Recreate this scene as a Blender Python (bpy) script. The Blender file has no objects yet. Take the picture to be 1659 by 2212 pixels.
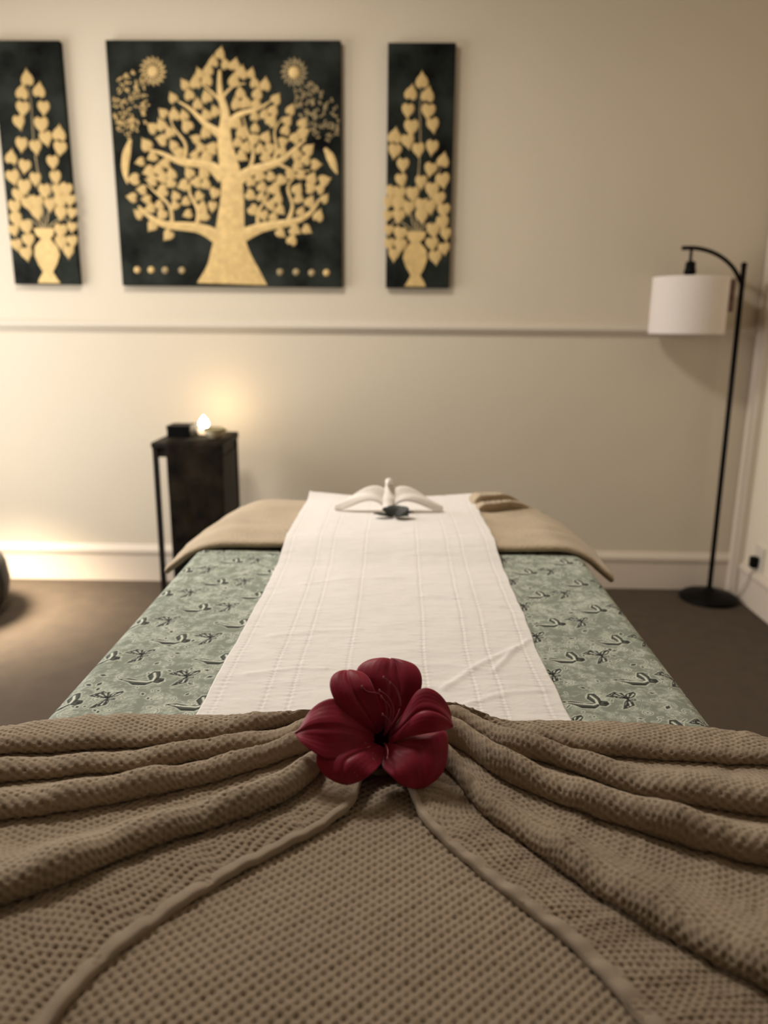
import bpy, bmesh, math, random
import numpy as np
from mathutils import Matrix, Vector

random.seed(7)
rng = np.random.default_rng(7)
SC = bpy.context.scene
COL = SC.collection

# ------------------------------------------------------------------ camera
FPX, IW, IH = 1640.0, 1659, 2212
PITCH, YAW, ROLL = math.radians(13.9), math.radians(1.2), math.radians(.53)
CAM = np.array([0, 0, 1.2])
FW = np.array([-math.sin(YAW) * math.cos(PITCH), math.cos(YAW) * math.cos(PITCH), -math.sin(PITCH)])
_r = np.array([math.cos(YAW), math.sin(YAW), 0.0])
_u = np.cross(_r, FW)
RT = math.cos(ROLL) * _r + math.sin(ROLL) * _u
UP = math.cos(ROLL) * _u - math.sin(ROLL) * _r
cd = bpy.data.cameras.new('camera')
cam = bpy.data.objects.new('camera', cd)
COL.objects.link(cam)
M4 = Matrix.Identity(4)
for i in range(3):
    M4[i][0], M4[i][1], M4[i][2], M4[i][3] = RT[i], UP[i], -FW[i], CAM[i]
cam.matrix_world = M4
cd.sensor_fit = 'VERTICAL'
cd.sensor_height = 36.0
cd.lens = FPX / IH * 36.0
cd.clip_start = .02
cd.dof.use_dof = True
cd.dof.focus_distance = .90
cd.dof.aperture_fstop = 3.5
SC.camera = cam

# ------------------------------------------------------------------ world, exposure, room lights
W = bpy.data.worlds.new('world')
SC.world = W
W.use_nodes = True
W.node_tree.nodes['Background'].inputs['Color'].default_value = (.75, .85, 1, 1)
W.node_tree.nodes['Background'].inputs['Strength'].default_value = 1.0
SC.view_settings.view_transform = 'Standard'
SC.view_settings.look = 'None'
SC.view_settings.exposure = 0.0
SC.view_settings.gamma = 1.0
SC.view_settings.use_curve_mapping = False
SC.cycles.max_bounces = 8
SC.cycles.diffuse_bounces = 5


def light(name, kind, loc, energy, color, target=None, **kw):
    l = bpy.data.lights.new(name, kind)
    l.energy = energy
    l.color = color
    for k, v in kw.items():
        setattr(l, k, v)
    o = bpy.data.objects.new(name, l)
    COL.objects.link(o)
    o.location = loc
    if target is not None:
        d = Vector(target) - Vector(loc)
        o.rotation_euler = d.to_track_quat('-Z', 'Y').to_euler()
    return o


# daylight through the window in the left wall
light('window_daylight', 'AREA', (-2.50, 2.35, 1.15), 50, (1, .96, .92), (0.4, 2.35, .95),
      shape='RECTANGLE', size=1.55, size_y=1.75)
# the ceiling light of the room, over the head end of the bed
light('ceiling_lamp_light', 'AREA', (-.95, 1.90, 2.70), 44, (1, .945, .87), (-.9, 1.90, 0),
      shape='DISK', size=.55)
# added unseen spot on the left that makes the bright pool on the carpet
light('carpet_pool_spot', 'SPOT', (-1.86, 2.93, .66), 260, (1, .87, .68), (-1.80, 2.91, 0),
      spot_size=math.radians(108), spot_blend=1.0, shadow_soft_size=.12)


# ------------------------------------------------------------------ pixel -> point helpers (for measuring)
def ray(px, py):
    return FW + (px - IW / 2) / FPX * RT - (py - IH / 2) / FPX * UP


def onz(px, py, z):
    d = ray(px, py)
    return CAM + d * ((z - CAM[2]) / d[2])


def ony(px, py, y):
    d = ray(px, py)
    return CAM + d * ((y - CAM[1]) / d[1])


def onplane(px, py, O, n):
    d = ray(px, py)
    return CAM + d * (np.dot(np.asarray(O) - CAM, n) / np.dot(d, n))


# ------------------------------------------------------------------ materials
def mat(name, color, rough=.6, metal=0.0, sheen=0.0, noise=None, bump=None, emit=None, attr=None, spec=None, sss=0):
    """noise = (scale, amount, detail): brightness mottling; bump = (scale, distance)."""
    m = bpy.data.materials.new(name)
    m.use_nodes = True
    nt = m.node_tree
    b = nt.nodes['Principled BSDF']
    b.inputs['Base Color'].default_value = (*color, 1)
    b.inputs['Roughness'].default_value = rough
    b.inputs['Metallic'].default_value = metal
    if spec is not None:
        b.inputs['Specular IOR Level'].default_value = spec
    if sheen:
        b.inputs['Sheen Weight'].default_value = sheen
        b.inputs['Sheen Roughness'].default_value = .4
    tc = nt.nodes.new('ShaderNodeTexCoord')
    src = None
    if attr:
        a = nt.nodes.new('ShaderNodeAttribute')
        a.attribute_name = attr
        src = a.outputs['Color']
    if noise:
        n = nt.nodes.new('ShaderNodeTexNoise')
        n.inputs['Scale'].default_value = noise[0]
        n.inputs['Detail'].default_value = noise[2] if len(noise) > 2 else 3
        nt.links.new(tc.outputs['Object'], n.inputs['Vector'])
        mr = nt.nodes.new('ShaderNodeMapRange')
        mr.inputs[1].default_value, mr.inputs[2].default_value = .3, .7
        mr.inputs[3].default_value, mr.inputs[4].default_value = 1 - noise[1], 1 + noise[1]
        nt.links.new(n.outputs['Fac'], mr.inputs[0])
        mx = nt.nodes.new('ShaderNodeVectorMath')
        mx.operation = 'SCALE'
        if src is not None:
            nt.links.new(src, mx.inputs[0])
        else:
            mx.inputs[0].default_value = color
        nt.links.new(mr.outputs[0], mx.inputs['Scale'])
        src = mx.outputs[0]
    if src is not None:
        nt.links.new(src, b.inputs['Base Color'])
    if bump:
        n2 = nt.nodes.new('ShaderNodeTexNoise')
        n2.inputs['Scale'].default_value = bump[0]
        n2.inputs['Detail'].default_value = 4
        nt.links.new(tc.outputs['Object'], n2.inputs['Vector'])
        bp = nt.nodes.new('ShaderNodeBump')
        bp.inputs['Strength'].default_value = 1
        bp.inputs['Distance'].default_value = bump[1]
        nt.links.new(n2.outputs['Fac'], bp.inputs['Height'])
        nt.links.new(bp.outputs[0], b.inputs['Normal'])
    if emit:
        b.inputs['Emission Color'].default_value = (*emit[0], 1)
        b.inputs['Emission Strength'].default_value = emit[1]
    return m


M = {}
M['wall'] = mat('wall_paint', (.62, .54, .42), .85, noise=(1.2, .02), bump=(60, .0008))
M['wall_right'] = mat('right_wall_lit_paint', (.76, .67, .53), .85, noise=(1.2, .02), bump=(60, .0008))  # wall paint lightened to imitate window light falling on this side
M['front'] = mat('front_wall_bounce_cut', (.16, .13, .10), .9)  # unseen front wall made dark to cut the light it bounces back
M['ceiling'] = mat('ceiling_paint', (.75, .70, .62), .9)
M['trim'] = mat('trim_paint', (.66, .565, .46), .55, noise=(3, .02))
M['rail'] = mat('rail_paint', (.60, .53, .43), .6)
M['carpet'] = mat('carpet_pile', (.074, .051, .032), 1.0, noise=(14, .12, 6), bump=(350, .004))
M['sheet'] = mat('butterfly_cotton', (.3, .35, .28), .75, attr='print', spec=.12, noise=(400, .04), bump=(500, .0002))
M['runner'] = mat('white_cotton', (.735, .695, .65), .8, noise=(30, .02), bump=(180, .0004), sheen=.1)
M['towel'] = mat('tan_waffle_cotton', (.30, .228, .155), .95, sheen=.15, noise=(9, .07, 5), bump=(900, .0006))
M['hem'] = mat('tan_woven_hem', (.31, .24, .172), .9, sheen=.15, noise=(60, .05), bump=(700, .0004))
M['fartowel'] = mat('tan_towel_cloth', (.43, .335, .225), .95, sheen=.2, noise=(14, .10, 4), bump=(160, .003))
M['petal'] = mat('crimson_petal', (.225, .0085, .026), .5, noise=(55, .15, 5), bump=(160, .0002), spec=.22, sheen=.12)
M['throat'] = mat('dark_throat', (.018, .0015, .003), .9, spec=0)
M['filament'] = mat('filament_red', (.22, .025, .05), .5)
M['pollen'] = mat('pollen_pale', (.36, .13, .12), .6)
M['canvas'] = mat('dark_green_canvas', (.013, .0155, .0125), .85, noise=(8, .97, 6), bump=(80, .001), spec=.12)
M['canvas_edge'] = M['canvas']
M['gold'] = mat('gold_paint', (.60, .415, .165), .55, metal=.15, noise=(45, .16, 4), bump=(90, .001))
M['golddull'] = mat('dull_gold_paint', (.34, .25, .12), .6, metal=.1, noise=(60, .4, 4))
M['black'] = mat('black_metal', (.0025, .0022, .002), .5, noise=(30, .2), spec=.1)
M['wood'] = mat('dark_carved_wood', (.010, .007, .0045), .6, noise=(7, .8, 5), bump=(30, .003), spec=.2)
M['cloth'] = mat('dark_batik_cloth', (.012, .0085, .005), .9, noise=(11, .97, 5), bump=(60, .003), spec=.1)
M['shade'] = mat('cream_shade_linen', (.74, .66, .60), .85, noise=(200, .03), bump=(400, .0005))
M['tag'] = mat('maroon_paper', (.14, .075, .06), .7, noise=(40, .3))
M['bird'] = mat('white_towel_terry', (.80, .73, .66), .95, sheen=.3, bump=(250, .0015))
M['leaf'] = mat('dark_green_leaf', (.022, .025, .017), .6, noise=(60, .4))
M['padding'] = mat('table_padding_vinyl', (.10, .08, .06), .5)
M['beech'] = mat('table_beech_wood', (.35, .22, .12), .5, noise=(20, .2))
M['outlet'] = mat('outlet_plastic', (.62, .56, .48), .4)
M['pouf'] = mat('dark_brown_leather', (.014, .011, .008), .6, bump=(60, .002))
M['bowl'] = mat('cream_ceramic', (.62, .50, .33), .4)
M['oil'] = mat('olive_glaze', (.24, .20, .08), .4)
M['glow'] = mat('candle_flame_glow', (1, .9, .7), .5, emit=((1, .84, .60), 14))
M['wax'] = mat('candle_wax', (.9, .8, .62), .5, emit=((1, .72, .42), 1.2))
M['bulb'] = mat('bulb_glass', (.8, .78, .72), .2)
M['skyglass'] = mat('frame_white', (.7, .66, .6), .5)


# ------------------------------------------------------------------ mesh helpers
def link(name, me, material=None, parent=None, smooth=False):
    if material is not None:
        me.materials.append(material)
    if smooth:
        me.polygons.foreach_set('use_smooth', [True] * len(me.polygons))
    o = bpy.data.objects.new(name, me)
    COL.objects.link(o)
    if parent is not None:
        o.parent = parent
    return o


def bm_obj(name, bm, material, parent=None, smooth=False):
    me = bpy.data.meshes.new(name)
    bmesh.ops.recalc_face_normals(bm, faces=bm.faces)
    bm.to_mesh(me)
    bm.free()
    return link(name, me, material, parent, smooth)


def empty(name, loc, label=None, cat=None, group=None):
    o = bpy.data.objects.new(name, None)
    o.empty_display_size = .05
    COL.objects.link(o)
    o.location = loc
    if label:
        tag(o, label, cat, group)
    return o


def tag(o, label, cat, group=None):
    o['label'] = label
    o['category'] = cat
    if group:
        o['group'] = group
    return o


def structure(o):
    o['kind'] = 'structure'
    return o


def box(bm, lo, hi, bevel=0.0, seg=2):
    lo, hi = np.minimum(lo, hi), np.maximum(lo, hi)
    r = bmesh.ops.create_cube(bm, size=1)
    bmesh.ops.scale(bm, vec=Vector(hi - lo), verts=r['verts'])
    bmesh.ops.translate(bm, vec=Vector((lo + hi) / 2), verts=r['verts'])
    if bevel:
        es = list({e for v in r['verts'] for e in v.link_edges})
        bmesh.ops.bevel(bm, geom=es, offset=bevel, segments=seg, affect='EDGES', profile=.5)


def boxo(name, lo, hi, material, parent=None, bevel=.002):
    bm = bmesh.new()
    box(bm, np.array(lo, float), np.array(hi, float), bevel)
    return bm_obj(name, bm, material, parent)


def lathe(bm, prof, c=(0, 0, 0), n=32, cap=True):
    rings = []
    for r, z in prof:
        rings.append([bm.verts.new((c[0] + r * math.cos(2 * math.pi * i / n), c[1] + r * math.sin(2 * math.pi * i / n), c[2] + z))
                      for i in range(n)])
    for a, b in zip(rings, rings[1:]):
        for i in range(n):
            bm.faces.new((a[i], a[(i + 1) % n], b[(i + 1) % n], b[i]))
    if cap:
        bm.faces.new(rings[0][::-1])
        bm.faces.new(rings[-1])


def tube(bm, pts, rad, n=8):
    pts = [np.array(p, float) for p in pts]
    rads = rad if hasattr(rad, '__len__') else [rad] * len(pts)
    ref = np.array([0.13, .31, .94])
    rings = []
    for i, p in enumerate(pts):
        t = pts[min(i + 1, len(pts) - 1)] - pts[max(i - 1, 0)]
        t /= np.linalg.norm(t) + 1e-12
        a = np.cross(t, ref)
        if np.linalg.norm(a) < .05:
            a = np.cross(t, np.array([1, 0, 0]))
        a /= np.linalg.norm(a)
        b = np.cross(t, a)
        rings.append([bm.verts.new(p + rads[i] * (math.cos(2 * math.pi * k / n) * a + math.sin(2 * math.pi * k / n) * b)) for k in range(n)])
    for A, B in zip(rings, rings[1:]):
        for k in range(n):
            bm.faces.new((A[k], A[(k + 1) % n], B[(k + 1) % n], B[k]))
    bm.faces.new(rings[0][::-1])
    bm.faces.new(rings[-1])


def spline(P, n, closed=False):
    """natural cubic spline through P (k,d) by chord length, n samples."""
    P = np.asarray(P, float)
    t = np.concatenate([[0], np.cumsum(np.linalg.norm(np.diff(P, axis=0), axis=1) ** .7 + 1e-9)])
    m = len(P)
    h = np.diff(t)
    A = np.zeros((m, m))
    R = np.zeros((m, P.shape[1]))
    A[0, 0] = A[-1, -1] = 1
    for i in range(1, m - 1):
        A[i, i - 1], A[i, i], A[i, i + 1] = h[i - 1], 2 * (h[i - 1] + h[i]), h[i]
        R[i] = 6 * ((P[i + 1] - P[i]) / h[i] - (P[i] - P[i - 1]) / h[i - 1])
    Mm = np.linalg.solve(A, R)
    x = np.linspace(0, t[-1], n * 8)
    j = np.clip(np.searchsorted(t, x) - 1, 0, m - 2)
    a = (t[j + 1] - x)[:, None]
    b = (x - t[j])[:, None]
    hh = h[j][:, None]
    S = (Mm[j] * a ** 3 + Mm[j + 1] * b ** 3) / (6 * hh) + (P[j] / hh - Mm[j] * hh / 6) * a + (P[j + 1] / hh - Mm[j + 1] * hh / 6) * b
    L = np.concatenate([[0], np.cumsum(np.linalg.norm(np.diff(S, axis=0), axis=1))])
    q = np.linspace(0, L[-1], n)
    return np.stack([np.interp(q, L, S[:, d]) for d in range(P.shape[1])], 1)


def grid_mesh(name, P, closed_u=False):
    """P (nu,nv,3) -> mesh of quads"""
    nu, nv = P.shape[:2]
    me = bpy.data.meshes.new(name)
    me.vertices.add(nu * nv)
    me.vertices.foreach_set('co', P.reshape(-1).astype(np.float32))
    idx = np.arange(nu * nv).reshape(nu, nv)
    a, b, c, d = idx[:-1, :-1], idx[1:, :-1], idx[1:, 1:], idx[:-1, 1:]
    q = np.stack([a, b, c, d], -1).reshape(-1, 4)
    nf = len(q)
    me.loops.add(nf * 4)
    me.loops.foreach_set('vertex_index', q.reshape(-1).astype(np.int32))
    me.polygons.add(nf)
    me.polygons.foreach_set('loop_start', np.arange(0, nf * 4, 4, dtype=np.int32))
    me.polygons.foreach_set('use_smooth', np.ones(nf, bool))
    me.update(calc_edges=True)
    return me


def normals(P):
    du = np.gradient(P, axis=0)
    dv = np.gradient(P, axis=1)
    n = np.cross(du, dv)
    return n / (np.linalg.norm(n, axis=2, keepdims=True) + 1e-12)


def prism(bm, poly, d0, d1, frame):
    """extruded polygon; frame(u,v,d)->xyz"""
    A = [bm.verts.new(frame(u, v, d0)) for u, v in poly]
    B = [bm.verts.new(frame(u, v, d1)) for u, v in poly]
    n = len(poly)
    bm.faces.new(B)
    for i in range(n):
        bm.faces.new((A[i], A[(i + 1) % n], B[(i + 1) % n], B[i]))


def smooth_noise(shape, cells, seed):
    """bilinear-smooth value noise on a grid"""
    g = np.random.default_rng(seed).random((cells[0] + 2, cells[1] + 2))
    x = np.linspace(0, cells[0], shape[0])
    y = np.linspace(0, cells[1], shape[1])
    xi, yi = np.minimum(x.astype(int), cells[0] - 1), np.minimum(y.astype(int), cells[1] - 1)
    fx, fy = x - xi, y - yi
    fx, fy = fx * fx * (3 - 2 * fx), fy * fy * (3 - 2 * fy)
    fx, fy = fx[:, None], fy[None]
    return (g[xi][:, yi] * (1 - fx) * (1 - fy) + g[xi + 1][:, yi] * fx * (1 - fy)
            + g[xi][:, yi + 1] * (1 - fx) * fy + g[xi + 1][:, yi + 1] * fx * fy) - .5


def sstep(a, b, x):
    t = np.clip((x - a) / (b - a), 0, 1)
    return t * t * (3 - 2 * t)


def foot(y):
    """how far the blankets sink towards and over the foot end of the table"""
    return -.6 * np.maximum(.54 - y, 0) ** 2 - 3.0 * np.maximum(.41 - y, 0) ** 2


def weave(U, V):
    """honeycomb weave relief, 0 in the pits to 1 on the threads"""
    c = np.cos(np.pi * U / .0054) * np.cos(2 * np.pi * V / .0089)
    return 1 - np.clip((c + .15) / 1.15, 0, 1) ** 1.4


# ------------------------------------------------------------------ room
XL, XR, YB, YF, ZC = -2.35, 1.56, 3.43, -3.4, 2.75


def slab(name, lo, hi, m):
    return structure(boxo(name, lo, hi, m, None, 0))


slab('floor', (XL - .15, YF - .15, -.1), (XR + .15, YB + .15, 0), M['carpet'])
slab('ceiling', (XL - .15, YF - .15, ZC), (XR + .15, YB + .15, ZC + .1), M['ceiling'])
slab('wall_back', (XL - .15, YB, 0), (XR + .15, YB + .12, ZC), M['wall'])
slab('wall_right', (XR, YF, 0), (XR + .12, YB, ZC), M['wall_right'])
slab('wall_front', (XL - .15, YF - .12, 0), (XR + .15, YF, ZC), M['front'])
bm = bmesh.new()
wy0, wy1, wz0, wz1 = 1.55, 3.15, .25, 2.05
for lo, hi in (((XL - .12, YF, 0), (XL, wy0, ZC)), ((XL - .12, wy1, 0), (XL, YB, ZC)),
               ((XL - .12, wy0, 0), (XL, wy1, wz0)), ((XL - .12, wy0, wz1), (XL, wy1, ZC))):
    box(bm, np.array(lo), np.array(hi))
structure(bm_obj('wall_left', bm, M['wall']))
bm = bmesh.new()
for y in (wy0, (wy0 + wy1) / 2 - .02, wy1 - .04):
    box(bm, np.array((XL - .08, y, wz0)), np.array((XL - .03, y + .04, wz1)))
for z in (wz0, wz1 - .04):
    box(bm, np.array((XL - .08, wy0, z)), np.array((XL - .03, wy1, z + .04)))
structure(bm_obj('window_1', bm, M['skyglass']))


def profile_x(name, x0, x1, prof, m):
    """a moulding along the back wall; prof = (out, z) list"""
    bm = bmesh.new()
    A = [bm.verts.new((x0, YB - o, z)) for o, z in prof]
    B = [bm.verts.new((x1, YB - o, z)) for o, z in prof]
    for i in range(len(prof) - 1):
        bm.faces.new((A[i], B[i], B[i + 1], A[i + 1]))
    bm.faces.new(A)
    bm.faces.new(B[::-1])
    bm.faces.new((A[0], A[-1], B[-1], B[0]))
    return structure(bm_obj(name, bm, m))


def profile_y(name, y0, y1, prof, m):
    bm = bmesh.new()
    A = [bm.verts.new((XR - o, y0, z)) for o, z in prof]
    B = [bm.verts.new((XR - o, y1, z)) for o, z in prof]
    for i in range(len(prof) - 1):
        bm.faces.new((A[i], B[i], B[i + 1], A[i + 1]))
    bm.faces.new(A)
    bm.faces.new(B[::-1])
    bm.faces.new((A[0], A[-1], B[-1], B[0]))
    return structure(bm_obj(name, bm, m))


BASE = [(0, 0), (.015, 0), (.015, .128), (.019, .132), (.022, .146), (.020, .158), (.010, .166), (.006, .176), (0, .178)]
RAIL = [(0, 1.155), (.006, 1.158), (.010, 1.166), (.020, 1.174), (.026, 1.184), (.024, 1.194), (.012, 1.20), (.006, 1.207), (0, 1.21)]
profile_x('baseboard_back', XL, XR, BASE, M['trim'])
profile_x('trim_1', XL, XR, RAIL, M['rail'])
profile_y('baseboard_right', YF, 3.315, BASE, M['trim'])
profile_y('trim_2', YF, 3.315, RAIL, M['rail'])
# door casing on the right wall, next to the corner: plain board, groove, outer bead
bm = bmesh.new()
prof = [(XR, 3.425), (XR - .020, 3.425), (XR - .024, 3.418), (XR - .024, 3.375), (XR - .016, 3.368), (XR - .016, 3.355),
        (XR - .028, 3.346), (XR - .030, 3.333), (XR - .024, 3.320), (XR, 3.318)]
A = [bm.verts.new((x, y, 0)) for x, y in prof]
B = [bm.verts.new((x, y, 2.1)) for x, y in prof]
for i in range(len(prof) - 1):
    bm.faces.new((A[i], A[i + 1], B[i + 1], B[i]))
bm.faces.new(B)
structure(bm_obj('trim_3', bm, M['trim']))

# ------------------------------------------------------------------ massage table
BX, BW, BY0, BY1, BZ = -.022, .41, .42, 1.93, .740
tb = empty('massage_table', (BX, 1.0, 0), 'padded massage table under the green butterfly sheet', 'massage table')


def at(x, y, z):
    return np.array((x - BX, y - 1.0, z))


def part_box(name, lo, hi, m, root, off, bevel=.004):
    return boxo(name, np.array(lo) - off, np.array(hi) - off, m, root, bevel)


off = np.array((BX, 1.0, 0))
part_box('mattress', (BX - .395, BY0 + .01, .665), (BX + .395, BY1 - .01, .734), M['padding'], tb, off, .02)
part_box('table_frame', (BX - .36, BY0 + .06, .585), (BX + .36, BY1 - .06, .664), M['beech'], tb, off)
for sx in (-1, 1):
    for y in (BY0 + .12, BY1 - .17):
        part_box('leg', (BX + sx * .33 - .025, y, 0), (BX + sx * .33 + .025, y + .05, .584), M['beech'], tb, off)
for y in (BY0 + .13, BY1 - .16):
    part_box('stretcher', (BX - .304, y, .16), (BX + .304, y + .03, .21), M['beech'], tb, off)


# ---- butterfly sheet -------------------------------------------------------
def section(xs, half, r, ztop, zbot):
    """signed distance across the bed -> (x, z): flat top, rounded shoulder, straight side"""
    s = np.abs(xs)
    flat = half - r
    x = np.where(s < flat, s, 0.0)
    z = np.full_like(s, ztop)
    arc = (s >= flat) & (s < flat + r * np.pi / 2)
    th = np.clip((s - flat) / r, 0, np.pi / 2)
    x = np.where(arc, flat + r * np.sin(th), x)
    z = np.where(arc, ztop - r + r * np.cos(th), z)
    dn = s >= flat + r * np.pi / 2
    x = np.where(dn, half, x)
    z = np.where(dn, ztop - r - (s - flat - r * np.pi / 2), z)
    return np.sign(xs) * x, np.maximum(z, zbot)


def polydist(px, py, poly):
    """signed distance (negative inside)"""
    poly = np.asarray(poly, float)
    d = np.full(px.shape, 1e9)
    ins = np.zeros(px.shape, bool)
    for i in range(len(poly)):
        a, b = poly[i], poly[(i + 1) % len(poly)]
        ab = b - a
        t = np.clip(((px - a[0]) * ab[0] + (py - a[1]) * ab[1]) / (ab @ ab + 1e-12), 0, 1)
        d = np.minimum(d, np.hypot(px - a[0] - t * ab[0], py - a[1] - t * ab[1]))
        c = ((a[1] > py) != (b[1] > py)) & (px < (b[0] - a[0]) * (py - a[1]) / (b[1] - a[1] + 1e-12) + a[0])
        ins ^= c
    return np.where(ins, -d, d)


def linedist(px, py, pts):
    d = np.full(px.shape, 1e9)
    pts = np.asarray(pts, float)
    for a, b in zip(pts, pts[1:]):
        ab = b - a
        t = np.clip(((px - a[0]) * ab[0] + (py - a[1]) * ab[1]) / (ab @ ab + 1e-12), 0, 1)
        d = np.minimum(d, np.hypot(px - a[0] - t * ab[0], py - a[1] - t * ab[1]))
    return d


DARK = np.array((.010, .013, .014))
MID = np.array((.060, .066, .052))
PALE = np.array((.66, .69, .58))
GREEN = np.array((.225, .250, .198))


def paint(colr, m, c, a):
    colr[...] = colr * (1 - (m * a)[..., None]) + c * (m * a)[..., None]


def butterfly_a(u, v, C, wd):
    """open-winged butterfly, long hind wing to the left, antennae to the right"""
    f = lambda d: np.clip(.5 - d / wd, 0, 1)
    W4 = [[(0, 0), (-.012, .0015), (-.0265, .0060), (-.0215, .0105), (-.0125, .0185), (-.0075, .0145), (-.0035, .0165)],
          [(0, 0), (-.0005, .0100), (.0040, .0150), (.0125, .0195), (.0140, .0150), (.0095, .0060)],
          [(0, 0), (-.0065, -.0100), (-.0130, -.0270), (-.0075, -.0245), (-.0025, -.0205), (.0035, -.0170), (.0040, -.0080)],
          [(0, 0), (.0055, -.0050), (.0100, -.0030), (.0085, .0020)]]
    dd = np.minimum.reduce([polydist(u, v, w) for w in W4])
    paint(C, f(dd - .0022), PALE, .45)
    paint(C, f(dd - .0006), DARK, .93)
    ang = np.arctan2(v, u)
    rad = np.hypot(u, v)
    streak = (np.sin(ang * 15 + 1.2) > .25) & (rad > .0065) & (rad < .0185) & (dd < -.0011)
    paint(C, streak.astype(float), PALE, .75)
    spots = (np.sin(ang * 30) > .45) & (rad > .0205) & (dd < -.0009)
    paint(C, spots.astype(float), PALE, .6)
    paint(C, f(linedist(u, v, [(-.004, .004), (.004, -.003)]) - .0022), DARK, 1)
    for L in ([(.003, 0), (.012, .0035), (.018, .0030), (.0205, -.002)], [(.003, -.002), (.010, -.0100), (.0120, -.019), (.0100, -.0275)],
              [(.004, 0), (.011, .001), (.0155, -.001), (.016, -.006)]):
        dl = linedist(u, v, L)
        paint(C, f(dl - .0016), PALE, .35)
        paint(C, f(dl - .0004), DARK, .85)


def butterfly_b(u, v, C, wd):
    """side-view butterfly with a long slim wing and a raised banded wing"""
    f = lambda d: np.clip(.5 - d / wd, 0, 1)
    w1 = [(.012, .004), (-.004, .003), (-.020, .008), (-.034, .0055), (-.018, -.002), (-.010, -.0095), (.006, -.0095), (.013, -.002)]
    w2 = [(.009, .004), (.002, .016), (.0065, .029), (.0145, .030), (.0185, .018), (.018, .008), (.013, .003)]
    w3 = [(.014, .004), (.0185, .011), (.026, .010), (.027, .003), (.021, -.003), (.014, -.001)]
    d1, d2, d3 = (polydist(u, v, w) for w in (w1, w2, w3))
    dm = np.minimum.reduce([d1, d2, d3])
    paint(C, f(dm - .0022), PALE, .55)
    paint(C, f(dm - .0004), MID, .95)
    paint(C, f(np.abs(dm + .0007) - .0007), DARK, .95)
    paint(C, f(linedist(u, v, [(-.026, .0045), (-.010, .0015), (.006, .000), (.0125, .004), (.0125, .014), (.0085, .024)]) - .0016), PALE, .95)
    paint(C, f(linedist(u, v, [(-.012, -.0065), (.006, -.0068)]) - .0012), DARK, .9)
    st = (np.sin(u * 2600) > .35) & (d1 < -.001) & (v > .002)
    paint(C, st.astype(float), DARK, .7)
    paint(C, f(np.hypot(u - .0225, v - .004) - .0028), DARK, .8)


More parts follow.
